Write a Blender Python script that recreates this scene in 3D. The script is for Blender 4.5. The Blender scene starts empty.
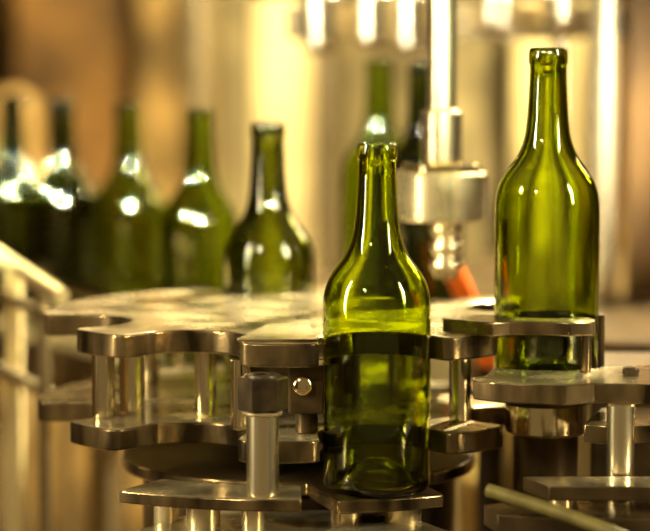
import bpy, bmesh, math, random
from mathutils import Vector, Matrix
random.seed(4)
scene=bpy.context.scene
scene.view_settings.view_transform='Standard'
scene.view_settings.exposure=0.0
col=scene.collection
E=0.331
# ---------------------------------------------------------------- materials
def mat(name,base,metal=0.0,rough=0.5,noise=0.0,nscale=20,bump=0.0,trans=0.0,ior=1.45,stretch=(1,1,1),spec=.5,rvar=0.0,dark=None):
    m=bpy.data.materials.new(name); m.use_nodes=True
    nt=m.node_tree; b=nt.nodes['Principled BSDF']
    b.inputs['Base Color'].default_value=(*base,1)
    b.inputs['Metallic'].default_value=metal
    b.inputs['Roughness'].default_value=rough
    b.inputs['IOR'].default_value=ior
    b.inputs['Transmission Weight'].default_value=trans
    b.inputs['Specular IOR Level'].default_value=spec
    if noise>0 or bump>0 or rvar>0:
        tc=nt.nodes.new('ShaderNodeTexCoord'); mp=nt.nodes.new('ShaderNodeMapping')
        mp.inputs['Scale'].default_value=stretch
        n=nt.nodes.new('ShaderNodeTexNoise'); n.inputs['Scale'].default_value=nscale; n.inputs['Detail'].default_value=5
        nt.links.new(tc.outputs['Object'],mp.inputs[0]); nt.links.new(mp.outputs[0],n.inputs['Vector'])
        if noise>0:
            r=nt.nodes.new('ShaderNodeValToRGB')
            r.color_ramp.elements[0].position=.35; r.color_ramp.elements[1].position=.66
            r.color_ramp.elements[0].color=(*(dark or [c*(1-noise) for c in base]),1)
            r.color_ramp.elements[1].color=(*[min(1,c*(1+noise)) for c in base],1)
            nt.links.new(n.outputs['Fac'],r.inputs[0]); nt.links.new(r.outputs[0],b.inputs['Base Color'])
        if rvar>0:
            mr=nt.nodes.new('ShaderNodeMapRange')
            mr.inputs['To Min'].default_value=max(0.02,rough-rvar); mr.inputs['To Max'].default_value=rough+rvar
            nt.links.new(n.outputs['Fac'],mr.inputs[0]); nt.links.new(mr.outputs[0],b.inputs['Roughness'])
        if bump>0:
            bp=nt.nodes.new('ShaderNodeBump'); bp.inputs['Strength'].default_value=bump; bp.inputs['Distance'].default_value=.002
            nt.links.new(n.outputs['Fac'],bp.inputs['Height']); nt.links.new(bp.outputs[0],b.inputs['Normal'])
    return m
M_glass=mat('green_glass',(.55,.65,.008),rough=.008,trans=1,ior=1.50)
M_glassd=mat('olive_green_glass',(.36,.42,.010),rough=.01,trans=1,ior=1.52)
M_glassf=mat('queued_green_glass',(.40,.50,.005),rough=.0,trans=1,ior=1.52)
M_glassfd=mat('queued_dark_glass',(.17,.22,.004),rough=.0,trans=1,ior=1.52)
M_plate=mat('worn_steel_plate',(.54,.47,.31),metal=.85,rough=.25,noise=.55,nscale=20,bump=.35,rvar=.16)
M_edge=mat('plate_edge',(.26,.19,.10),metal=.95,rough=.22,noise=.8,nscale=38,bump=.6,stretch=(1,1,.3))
M_bright=mat('bright_brushed_steel',(.84,.74,.50),metal=.85,rough=.24,noise=.15,nscale=40)
M_chrome=mat('chrome',(.95,.84,.58),metal=1,rough=.12)
M_rod=mat('soft_chrome',(.98,.89,.66),metal=1,rough=.22)
M_satin=mat('satin_steel',(.70,.59,.37),metal=.85,rough=.26,noise=.2,nscale=40,stretch=(1,1,.1))
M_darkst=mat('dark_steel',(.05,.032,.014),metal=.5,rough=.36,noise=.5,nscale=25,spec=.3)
M_bolt=mat('bronzed_bolt',(.025,.016,.007),metal=.0,rough=.40,noise=.5,nscale=60,spec=.3)
M_orange=mat('orange_rubber',(.9,.16,.01),rough=.4,noise=.2,nscale=30)
M_belt=mat('belt_links',(.16,.12,.06),metal=.4,rough=.45,noise=.3,nscale=50)
M_cream=mat('cream_enamel',(.82,.66,.36),rough=.45,noise=.3,nscale=7)
M_amber=mat('amber_paint',(.15,.075,.017),rough=.5,noise=.7,nscale=5)
M_tan=mat('tan_paint',(.34,.22,.075),rough=.5,noise=.7,nscale=9)
M_grey=mat('warm_grey_paint',(.28,.23,.12),rough=.5,noise=.5,nscale=9)
M_brown=mat('brown_wall',(.09,.048,.013),rough=.8,noise=.7,nscale=4)
M_floor=mat('floor_concrete',(.18,.11,.04),rough=.5,noise=.5,nscale=5)
M_olive=mat('olive_tube',(.12,.10,.03),metal=.2,rough=.5,noise=.3,nscale=60,spec=.3)
# ---------------------------------------------------------------- helpers
def link(o): col.objects.link(o); return o
def mk(name,bm,m,smooth=40,bevel=0,edge=None):
    bmesh.ops.recalc_face_normals(bm,faces=bm.faces)
    bm.normal_update()
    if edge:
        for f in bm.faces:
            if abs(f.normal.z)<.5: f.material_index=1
    me=bpy.data.meshes.new(name); bm.to_mesh(me); bm.free()
    me.materials.append(m)
    if edge: me.materials.append(edge)
    o=link(bpy.data.objects.new(name,me))
    if smooth:
        for p in me.polygons: p.use_smooth=True
        try: me.set_sharp_from_angle(angle=math.radians(smooth))
        except Exception: pass
    if bevel>0:
        b=o.modifiers.new('bevel','BEVEL'); b.width=bevel; b.segments=2; b.limit_method='ANGLE'; b.angle_limit=math.radians(50)
    return o
def lathe(name,prof,m,seg=64,closed=False,smooth=50,loc=(0,0,0)):
    bm=bmesh.new(); rings=[]
    for r,z in prof:
        if r<1e-6: rings.append([bm.verts.new((0,0,z))])
        else: rings.append([bm.verts.new((r*math.cos(2*math.pi*i/seg),r*math.sin(2*math.pi*i/seg),z)) for i in range(seg)])
    for a,b in zip(rings[:-1],rings[1:]):
        for i in range(seg):
            j=(i+1)%seg
            if len(a)==1 and len(b)>1: bm.faces.new((a[0],b[i],b[j]))
            elif len(b)==1 and len(a)>1: bm.faces.new((a[i],a[j],b[0]))
            elif len(a)>1: bm.faces.new((a[i],a[j],b[j],b[i]))
    o=mk(name,bm,m,smooth); o.location=loc; return o
def cyl(name,x,y,z0,z1,r,m,bev=.0008,seg=40):
    b=min(bev,r*.3)
    return lathe(name,[(0,0),(r-b,0),(r,b),(r,z1-z0-b),(r-b,z1-z0),(0,z1-z0)],m,seg,smooth=35,loc=(x,y,z0))
def rod(name,pts,r,m,seg=16):
    cu=bpy.data.curves.new(name,'CURVE'); cu.dimensions='3D'; cu.bevel_depth=r; cu.bevel_resolution=6; cu.use_fill_caps=True
    s=cu.splines.new('POLY' if len(pts)==2 else 'NURBS'); s.points.add(len(pts)-1)
    for p,q in zip(s.points,pts): p.co=(*q,1)
    if len(pts)>2: s.use_endpoint_u=True; s.order_u=3; s.resolution_u=10
    t=bpy.data.objects.new(name,cu); link(t)
    dg=bpy.context.evaluated_depsgraph_get(); me=bpy.data.meshes.new_from_object(t.evaluated_get(dg))
    bpy.data.objects.remove(t); me.name=name
    me.materials.clear(); me.materials.append(m)
    for p in me.polygons: p.use_smooth=True
    return link(bpy.data.objects.new(name,me))
def box(name,x0,x1,y0,y1,z0,z1,m,bev=.002,rot=0):
    bm=bmesh.new(); bmesh.ops.create_cube(bm,size=1)
    for v in bm.verts: v.co=Vector((v.co.x*(x1-x0),v.co.y*(y1-y0),v.co.z*(z1-z0)))
    o=mk(name,bm,m,0,bev); o.location=((x0+x1)/2,(y0+y1)/2,(z0+z1)/2); o.rotation_euler[2]=rot; return o
def extr(name,pts,z0,z1,m,bev=.001,smooth=30,edge=None):
    bm=bmesh.new(); vs=[bm.verts.new((x,y,z0)) for x,y in pts]
    f=bm.faces.new(vs); r=bmesh.ops.extrude_face_region(bm,geom=[f])
    for v in [g for g in r['geom'] if isinstance(g,bmesh.types.BMVert)]: v.co.z=z1
    return mk(name,bm,m,smooth,bev,edge)
def empty(name,loc,label,cat,group=None):
    o=link(bpy.data.objects.new(name,None)); o.location=loc; o.empty_display_size=.02
    tag(o,label,cat,group); return o
def tag(o,label,cat,group=None):
    o['label']=label; o['category']=cat
    if group: o['group']=group
    return o
def par(child,parent,label=None):
    bpy.context.view_layer.update()
    child.parent=parent; child.matrix_parent_inverse=parent.matrix_world.inverted()
    if label: child['label']=label
    return child
# ---------------------------------------------------------------- setting
def struct(o): o['kind']='structure'; return o
struct(box('floor',-3,3,-1,5.6,-.95,-.9,M_floor,0))
struct(box('wall_back',-3,3,5.5,5.6,-.9,2.4,M_brown,0))
struct(box('wall_left',-3.1,-3,-1,5.6,-.9,2.4,M_brown,0))
struct(box('wall_right',3,3.1,-1,5.6,-.9,2.4,M_brown,0))
# ---------------------------------------------------------------- bottles
outer=[(0,.018),(.008,.0172),(.016,.013),(.023,.0055),(.029,.0008),(.033,.0),(.036,.0015),(.038,.006),(.038,.06),(.038,.126),(.0377,.134),(.0366,.1415),(.0345,.148),(.0312,.154),(.0272,.1595),(.0234,.1645),(.0203,.170),(.0180,.176),(.0163,.183),(.0152,.192),(.0143,.205),(.0135,.222),(.0133,.2325),(.0139,.2335),(.0142,.2350),(.0142,.2400),(.0138,.2430),(.0131,.2448),(.0120,.2452),(.0110,.2448)]
inner=[(.0105,.2435),(.0106,.224),(.0114,.205),(.0125,.190),(.0138,.180),(.0159,.1725),(.0190,.1655),(.0227,.1600),(.0267,.1550),(.0302,.1500),(.0330,.1445),(.0346,.138),(.0354,.131),(.0356,.122),(.0356,.06),(.0356,.010),(.0335,.0055),(.0295,.0048),(.0245,.0095),(.0175,.0175),(.009,.0215),(0,.0222)]
proto=lathe('wine_bottle',outer+inner,M_glass,96,smooth=80)
bottles=[
 (0.0363,1.80,0.0,'empty green glass wine bottle standing in a star wheel pocket',M_glass),
 (0.1612,1.868,0.065,'empty green glass wine bottle raised on a steel pedestal',M_glass),
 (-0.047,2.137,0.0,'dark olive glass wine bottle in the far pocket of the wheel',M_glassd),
 (-0.121,2.48,0.0,'green glass wine bottle queued on the conveyor belt',M_glassf),
 (-0.203,2.66,0.0,'green glass wine bottle queued on the conveyor belt',M_glassf),
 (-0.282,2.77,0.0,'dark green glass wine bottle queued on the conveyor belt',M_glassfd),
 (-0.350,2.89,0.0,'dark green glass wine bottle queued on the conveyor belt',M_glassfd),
 (0.054,2.56,0.045,'green glass wine bottle standing on the filler carousel',M_glassf),
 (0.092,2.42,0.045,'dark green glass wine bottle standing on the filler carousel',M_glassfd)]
first=True
meshes={}
for x,y,z,l,m in bottles:
    if first: o=proto; first=False
    else:
        o=proto.copy(); link(o)
        if m is not M_glass:
            if m.name not in meshes:
                md=proto.data.copy(); md.materials.clear(); md.materials.append(m); meshes[m.name]=md
            o.data=meshes[m.name]
    o.location=(x,y,z+.0004); o.rotation_euler[2]=random.random()
    tag(o,l,'bottle','wine bottles on the bottling line')
# ---------------------------------------------------------------- star wheel
CX,CY=-.02,1.965
pock=[-71.2,-116,-161,99,50,-27]+[12]
def outline(R=.197,Rc=.176,rp=.0425,n=900):
    pts=[]
    for i in range(n):
        t=2*math.pi*i/n; r=R
        for p in pock:
            d=(t-math.radians(p)+math.pi)%(2*math.pi)-math.pi
            if abs(d)>1: continue
            s=Rc*math.sin(d); lim=math.asin(rp/Rc)
            if abs(s)<rp: r=min(r,Rc*math.cos(d)-math.sqrt(rp*rp-s*s))
            else: r=min(r,R-.006*math.exp(-((abs(d)-lim)/.018)))
        pts.append((r*math.cos(t),r*math.sin(t)))
    return pts
wheel=empty('star_wheel',(CX,CY,0),'two-tier worn steel star wheel with scalloped bottle pockets','machine wheel')
for nm,z0,z1,lb,R in (('upper_plate',.091,.108,'scalloped upper steel plate',.195),('lower_plate',.025,.041,'scalloped lower steel plate',.201)):
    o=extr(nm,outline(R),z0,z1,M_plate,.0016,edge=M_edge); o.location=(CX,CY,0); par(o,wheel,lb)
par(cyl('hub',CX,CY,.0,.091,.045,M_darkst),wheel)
for x,y,r in ((-.162,1.872,.0085),(-.143,1.895,.0095),(-.088,1.88,.008),(-.060,1.815,.007),(.098,1.855,.008),(-.14,2.04,.008),(.06,1.99,.010)):
    o=cyl('spacer_post',x,y,.041,.091,r,M_chrome); par(o,wheel,'polished steel spacer post')
def arc(r0,r1,a0,a1,n=20):
    A=[math.radians(a0+(a1-a0)*i/n) for i in range(n+1)]
    return [(r1*math.cos(a),r1*math.sin(a)) for a in A]+[(r0*math.cos(a),r0*math.sin(a)) for a in reversed(A)]
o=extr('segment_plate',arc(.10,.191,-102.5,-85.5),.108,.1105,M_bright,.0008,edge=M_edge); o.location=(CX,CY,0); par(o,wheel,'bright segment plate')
cb=empty('clamp_block',(-.014,1.80,.041),'steel clamp block with a round bolt between plates','machine part')
par(box('block_body',-.026,.000,1.787,1.815,.056,.0905,M_darkst,.002),cb)
par(cyl('block_foot',-.013,1.80,.0415,.056,.008,M_darkst),cb)
b=lathe('bolt',[(0,0),(.0068,0),(.0068,.005),(.0055,.0065),(.003,.0065),(.0025,.004),(0,.004)],M_chrome,24,loc=(-.0155,1.787,.0765)); b.rotation_euler[0]=math.pi/2; par(b,cb,'round socket-head bolt')
# base deck
bt=empty('turntable_base',(CX,CY,-.016),'steel base deck plates under the star wheel','machine base')
def rr(t):
    dgr=math.degrees(t)
    def w(c,h):
        d=abs((dgr-c+180)%360-180); return max(0,min(1,(h-d)/5))
    return .135+.072*max(w(-71,16),w(100,26))
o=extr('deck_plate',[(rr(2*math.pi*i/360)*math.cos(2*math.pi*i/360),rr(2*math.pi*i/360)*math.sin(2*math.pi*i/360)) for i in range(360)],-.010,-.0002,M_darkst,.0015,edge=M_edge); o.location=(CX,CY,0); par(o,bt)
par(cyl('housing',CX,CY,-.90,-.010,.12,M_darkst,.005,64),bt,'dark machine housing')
for x,y,r in ((-.112,1.80,.009),(-.085,1.775,.012),(-.05,1.765,.008)):
    par(cyl('deck_leg',x,y,-.90,-.0021,r,M_satin),bt,'polished support leg')
for x,y,r in ((.015,1.80,.011),(.055,1.80,.013)):
    par(cyl('deck_leg',x,y,-.90,-.0101,r,M_satin),bt,'polished support leg')
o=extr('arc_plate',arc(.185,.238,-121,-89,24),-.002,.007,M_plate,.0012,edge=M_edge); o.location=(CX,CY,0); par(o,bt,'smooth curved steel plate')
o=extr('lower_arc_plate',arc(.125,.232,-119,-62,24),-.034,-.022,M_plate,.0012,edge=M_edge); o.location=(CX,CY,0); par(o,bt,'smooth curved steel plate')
# bolt column
KX,KY=-.0425,1.742
kc=empty('clamp_column',(KX,KY,.0072),'dark bronzed hex bolt on a polished steel column','clamp')
par(cyl('column',KX,KY,.0072,.063,.0112,M_rod),kc,'bright steel column')
par(cyl('washer',KX,KY,.063,.066,.0140,M_satin),kc)
hb=cyl('bolt_head',KX,KY,.066,.089,.0172,M_bolt,.0012,6); hb.rotation_euler[2]=.12; par(hb,kc,'dark bronzed hexagonal bolt head')
par(lathe('bolt_cap',[(.0,.0),(.0125,0),(.012,.0015),(.006,.0015),(.006,-.002),(0,-.002)],M_bolt,24,loc=(KX,KY,.089)),kc)
# ---------------------------------------------------------------- right side
BX,BY=.1612,1.868
ped=empty('bottle_pedestal',(BX,BY,0),'steel lift pedestal under the raised wine bottle','pedestal')
par(cyl('pedestal_disc',BX,BY,.054,.065,.036,M_darkst),ped)
par(cyl('pedestal_drum',BX,BY,.030,.054,.030,M_chrome,.002),ped,'polished drum')
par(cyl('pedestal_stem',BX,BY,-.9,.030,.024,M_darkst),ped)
o=extr('dark_backing',arc(.040,.044,8,122,20),.0545,.116,M_darkst,.0008); o.location=(BX,BY,0); par(o,ped,'added dark curved backing behind the bottle')  # added backing that darkens the lower body of the raised bottle
def crescent(cx,cy,r,a0,a1,outerpts,n=24):
    pts=[(cx+r*math.cos(math.radians(a0+(a1-a0)*i/n)),cy+r*math.sin(math.radians(a0+(a1-a0)*i/n))) for i in range(n+1)]
    return pts+outerpts
gp=empty('guide_assembly',(.19,1.79,0),'steel outer guide plates on a polished post','machine guide')
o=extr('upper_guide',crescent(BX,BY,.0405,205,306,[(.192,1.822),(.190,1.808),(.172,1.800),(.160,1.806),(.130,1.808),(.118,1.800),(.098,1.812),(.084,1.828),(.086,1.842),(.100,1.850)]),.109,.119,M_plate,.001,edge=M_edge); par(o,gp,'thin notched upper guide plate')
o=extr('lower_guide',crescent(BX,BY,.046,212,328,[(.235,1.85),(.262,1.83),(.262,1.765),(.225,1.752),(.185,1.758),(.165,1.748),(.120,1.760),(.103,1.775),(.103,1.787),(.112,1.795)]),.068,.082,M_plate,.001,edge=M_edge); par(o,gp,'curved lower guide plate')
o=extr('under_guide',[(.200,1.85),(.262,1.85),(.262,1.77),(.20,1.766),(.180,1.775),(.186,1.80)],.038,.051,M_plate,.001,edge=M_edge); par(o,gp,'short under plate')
par(cyl('post',.2035,1.757,-.0198,.068,.0098,M_rod),gp,'polished round post')
par(cyl('upper_post',.185,1.816,.082,.109,.004,M_edge),gp)
par(cyl('guide_screw',.215,1.800,.082,.087,.006,M_bolt,.001,6),gp)
sd=empty('side_deck',(.24,1.76,-.9),'dark steel side deck with stacked plates beside the wheel','machine base')
par(extr('deck_slab',[(.108,1.735),(.115,1.70),(.15,1.685),(.40,1.685),(.40,1.743),(.13,1.743)],-.012,.002,M_edge,.001,edge=M_darkst),sd)
par(extr('deck_slab',[(.128,1.80),(.128,1.752),(.19,1.750),(.40,1.750),(.40,1.83),(.18,1.83)],-.034,-.020,M_edge,.001,edge=M_darkst),sd)
par(extr('raised_slab',[(.135,1.742),(.150,1.705),(.40,1.70),(.40,1.744)],.010,.020,M_plate,.001,edge=M_darkst),sd)
for x in (.16,.23): par(cyl('slab_spacer',x,1.725,.002,.010,.008,M_satin),sd)
par(box('deck_front',.125,.40,1.695,1.742,-.9,-.012,M_darkst,.003),sd)
par(box('deck_back',.20,.40,1.92,2.02,-.9,.07,M_darkst,.003),sd)
tag(rod('guide_tube',[(.108,1.690,.020),(.160,1.66,.010),(.20,1.63,-.003)],.0045,M_olive),'dull olive tube lying across the side deck','tube')
# ---------------------------------------------------------------- filling head
FX,FY=.095,2.10
fh=empty('filling_head',(FX,FY,.12),'polished steel filling head on a stepped vertical rod','machine head')
par(cyl('drum',FX,FY,.168,.208,.0375,M_bright,.002),fh,'silver steel drum')
par(cyl('flange',FX,FY,.208,.214,.032,M_chrome),fh)
par(cyl('rod_sleeve',FX,FY,.214,.258,.0165,M_rod,.002),fh,'wider rod sleeve')
par(cyl('vertical_rod',FX,FY,.258,.47,.0120,M_rod),fh,'polished vertical rod')
prof=[(0,0),(.009,0)]
for i in range(3):
    z=.003+i*.0148; prof+=[(.0105,z),(.0105,z+.002),(.0130,z+.005),(.0140,z+.009),(.0130,z+.012)]
prof+=[(.0125,.0478),(0,.0478)]
par(lathe('nozzle_fitting',prof,M_rod,32,loc=(FX+.004,FY,.120)),fh,'ribbed silver nozzle fitting')
par(box('head_arm',FX-.03,FX+.24,FY+.01,FY+.04,.47,.50,M_darkst),fh)
par(box('head_stand',FX+.24,FX+.28,FY,FY+.05,-.9,.50,M_darkst),fh)
ho=empty('air_hose',(.11,2.26,-.9),'orange rubber hose with dark fitting rising beside the wheel','hose')
par(rod('hose_tube',[(.110,2.26,.116),(.118,2.26,.10),(.142,2.26,.05),(.146,2.26,.02)],.0092,M_orange),ho,'orange rubber tube')
par(cyl('hose_standpipe',.146,2.26,-.9,.026,.0125,M_bolt),ho,'dark standpipe')
# ---------------------------------------------------------------- carousel
ca=empty('filler_carousel',(.44,2.72,-.9),'round steel filler carousel deck with central drum','machine')
par(cyl('carousel_disc',.44,2.72,.030,.0448,.47,M_darkst,.002,96),ca)
par(cyl('carousel_drum',.44,2.72,-.9,.030,.3,M_tan,.005,64),ca)
mf=empty('overhead_manifold',(.12,2.62,.3),'overhead steel manifold with hanging filling cylinders','manifold')
par(box('beam',-.08,.40,2.69,2.72,.352,.40,M_darkst),mf)
par(box('beam_shroud',.13,.40,2.72,2.74,.312,.345,M_darkst),mf)
par(box('manifold_band',-.04,.26,2.665,2.69,.310,.345,M_satin),mf,'wide silvery band')
for x,z,r in ((-.004,.296,.020),(.048,.303,.019),(.088,.296,.019),(.175,.316,.022),(.236,.322,.018)):
    par(cyl('filling_cylinder',x,2.64,z+.006,.36,r,M_rod,.003),mf,'polished filling cylinder')
    par(cyl('cylinder_ring',x,2.64,z,z+.006,r*.8,M_darkst),mf)
par(cyl('stanchion',.281,2.62,.0449,.50,.0150,M_bright),mf,'glaring bright steel stanchion')
par(cyl('stanchion',.248,2.74,.0449,.50,.010,M_satin),mf)
par(box('stanchion_plate',.312,.40,2.66,2.70,.0449,.50,M_brown),mf)
# ---------------------------------------------------------------- conveyor
P0=Vector((-.045,2.33)); P1=Vector((-.46,3.03)); d=(P1-P0).normalized(); n=Vector((-d.y,d.x))
if n.x>0: n=-n
def strip(a,b): return [tuple(P0+n*a),tuple(P1+n*a),tuple(P1+n*b),tuple(P0+n*b)]
cv=empty('conveyor',(P0.x,P0.y,-.9),'narrow steel conveyor carrying queued wine bottles','conveyor')
par(extr('belt',strip(-.045,.045),-.012,-.0,M_belt,0,0),cv,'linked belt')
par(extr('side_frame',strip(.046,.058),-.05,-.001,M_satin,.001,0),cv)
par(extr('side_frame',strip(-.058,-.046),-.05,-.001,M_satin,.001,0),cv)
for k in (.08,.45,.8):
    q=P0+(P1-P0)*k
    par(cyl('leg',q.x,q.y,-.9,-.012,.014,M_satin),cv)
    q2=q+n*.064
    par(cyl('rail_bracket',q2.x,q2.y,-.04,.075,.005,M_chrome),cv)
for a,z in ((.054,.060),(-.054,.060)):
    A=P0+n*a; B=P1+n*a
    par(rod('guide_rail',[(A.x,A.y,z),(B.x,B.y,z)],.006,M_chrome),cv,'polished round guide rail')
# left frame
fr=empty('rail_stand',(-.25,2.2,-.9),'pale steel rail stand with sloping guide bars','machine frame')
par(rod('guide_bar',[(-.31,2.40,.115),(-.225,2.19,.095)],.007,M_cream),fr)
par(rod('guide_bar',[(-.31,2.36,.085),(-.215,2.18,.070)],.005,M_bright),fr)
par(rod('guide_bar',[(-.31,2.34,.02),(-.215,2.24,-.01)],.006,M_bright),fr)
par(box('stand_post',-.292,-.278,2.34,2.36,-.9,.107,M_cream),fr)
par(cyl('stand_post',-.247,2.245,-.9,.10,.006,M_satin),fr)
# ---------------------------------------------------------------- background equipment
def tank(name,x,y,r,z1,m,label):
    e=empty(name,(x,y,-.9),label,'tank')
    par(lathe('tank_shell',[(0,0),(r,0),(r,z1+.9-.05),(r*.8,z1+.9-.015),(r*.3,z1+.9),(0,z1+.9)],m,64,loc=(x,y,-.9)),e)
    for z in (-.5,-.1,.5):
        if z<z1-.1: par(lathe('band',[(r,0),(r+.006,.002),(r+.006,.018),(r,.02),(r,0)],M_satin,64,loc=(x,y,z)),e)
tank('storage_tank',-.060,3.8,.045,.9,M_cream,'tall cream enamelled storage tank')
tank('storage_tank',-.130,4.0,.030,.9,M_grey,'warm grey upright tank')
tank('storage_tank',-.185,3.9,.030,.9,M_satin,'slim satin steel upright tank')
tank('storage_tank',.000,3.7,.018,.9,M_satin,'slim satin steel upright tank')
tank('storage_tank',.045,4.0,.025,.9,M_grey,'warm grey upright tank')
tank('storage_tank',.50,3.9,.06,.9,M_amber,'amber painted upright tank')
tank('storage_tank',.36,4.1,.06,.9,M_cream,'cream enamelled upright tank')
tank('storage_tank',-.50,4.1,.05,.22,M_tan,'short tan painted tank')
tag(box('cabinet',-.54,-.35,4.5,4.9,-.9,.9,M_amber,.01),'tall brown-amber machine cabinet','cabinet')
tag(box('cabinet',-.31,-.24,4.3,4.7,-.9,.9,M_tan,.01),'narrow tan painted machine cabinet','cabinet')
tag(box('cabinet',.08,.28,4.3,4.7,-.9,.9,M_grey,.01),'wide warm grey machine cabinet','cabinet')
tag(box('cabinet',-.75,-.12,3.45,3.55,-.9,-.14,M_tan,.01),'low tan painted machine cabinet','cabinet')
pr=empty('pipe_rack',(-.3,3.4,-.9),'rack of thin steel pipes beside the conveyor','pipes')
for x,z in ((-.40,.03),(-.34,-.02),(-.27,.05),(-.21,-.06),(-.15,.02),(-.09,-.03)):
    par(cyl('pipe',x,3.36,-.9,z,.011,M_satin),pr)
par(rod('pipe_header',[(-.42,3.36,-.10),(-.07,3.36,-.10)],.010,M_chrome),pr)
# ---------------------------------------------------------------- lights
def aim(o,loc,target):
    o.location=loc; o.rotation_euler=(Vector(target)-Vector(loc)).to_track_quat('-Z','Y').to_euler()
def area(name,loc,target,size,power,colr,sy=None,spread=180):
    l=bpy.data.lights.new(name,'AREA'); l.shape='RECTANGLE' if sy else 'DISK'; l.size=size; l.energy=power; l.color=colr
    l.spread=math.radians(spread)
    if sy: l.size_y=sy
    o=link(bpy.data.objects.new(name,l)); aim(o,loc,target); return o
def spot(name,loc,target,ang,power,colr,r=.02,blend=.3):
    l=bpy.data.lights.new(name,'SPOT'); l.spot_size=math.radians(ang); l.spot_blend=blend; l.energy=power; l.color=colr; l.shadow_soft_size=r
    o=link(bpy.data.objects.new(name,l)); aim(o,loc,target); return o
T=(0,2.0,.1)
W1=(1,.85,.50)
area('key_light',(.7,3.0,1.4),T,.10,100,(1,.82,.46),spread=110)
area('front_light',(-.6,.7,.9),T,.10,9,W1)
area('highlight_strip',(-.9,1.5,.45),(.05,1.85,.1),.07,3.2,W1,.8,spread=50)  # added tall emitters, left and right, for long highlights on chrome and glass
area('highlight_strip',(.85,1.35,.5),(.05,1.85,.1),.06,1.7,W1,.8,spread=36)
area('soft_light',(1.2,3.4,.9),(.2,2.4,.1),.5,12,(1,.80,.44))
area('background_fill',(-.1,3.0,1.9),(.02,4.0,.15),.5,74,(1,.81,.42),spread=110)  # added fill that brightens the wall and background equipment
C=(1,.96,.50)
plan={3:'LF',4:'F',5:'LF',6:'F',7:'LF',8:'F'}
for i,k in plan.items():
    x,y,z=bottles[i][:3]
    for q in k:
        dx,dy,dz,rad=(-.9,-.75,.58,.058) if q=='L' else (.15,-1.1,.42,.050)
        L=(x+dx,y+dy,z+.14+dz)
        dist=math.sqrt(dx*dx+dy*dy+dz*dz)
        spot('glint_spot',L,(x,y,z+.116),2*math.degrees(math.atan(rad/dist)),2600,C,.08,.05)  # added spots aimed at the rear bottles to make their round glints
spot('column_fill_spot',(.75,1.9,.5),(.281,2.62,.24),14,320,(1,.90,.65),.08)  # added spot that gives the bright stanchion its glare
spot('manifold_fill_spot',(-.6,1.7,.60),(.05,2.64,.36),10,300,(1,.90,.65),.06)  # added spot to brighten the hanging filling cylinders
w=bpy.data.worlds.new('world'); scene.world=w; w.use_nodes=True
bg=w.node_tree.nodes['Background']; bg.inputs[0].default_value=(1,.68,.28,1); bg.inputs[1].default_value=.16
# ---------------------------------------------------------------- camera
cam=bpy.data.cameras.new('camera'); co=link(bpy.data.objects.new('camera',cam)); scene.camera=co
co.location=(0,0,E); co.rotation_euler=(math.radians(90-5.45),0,0)
cam.sensor_width=36; cam.lens=2581/650*36; cam.clip_start=.05
cam.dof.use_dof=True; cam.dof.focus_distance=1.80; cam.dof.aperture_fstop=3.5
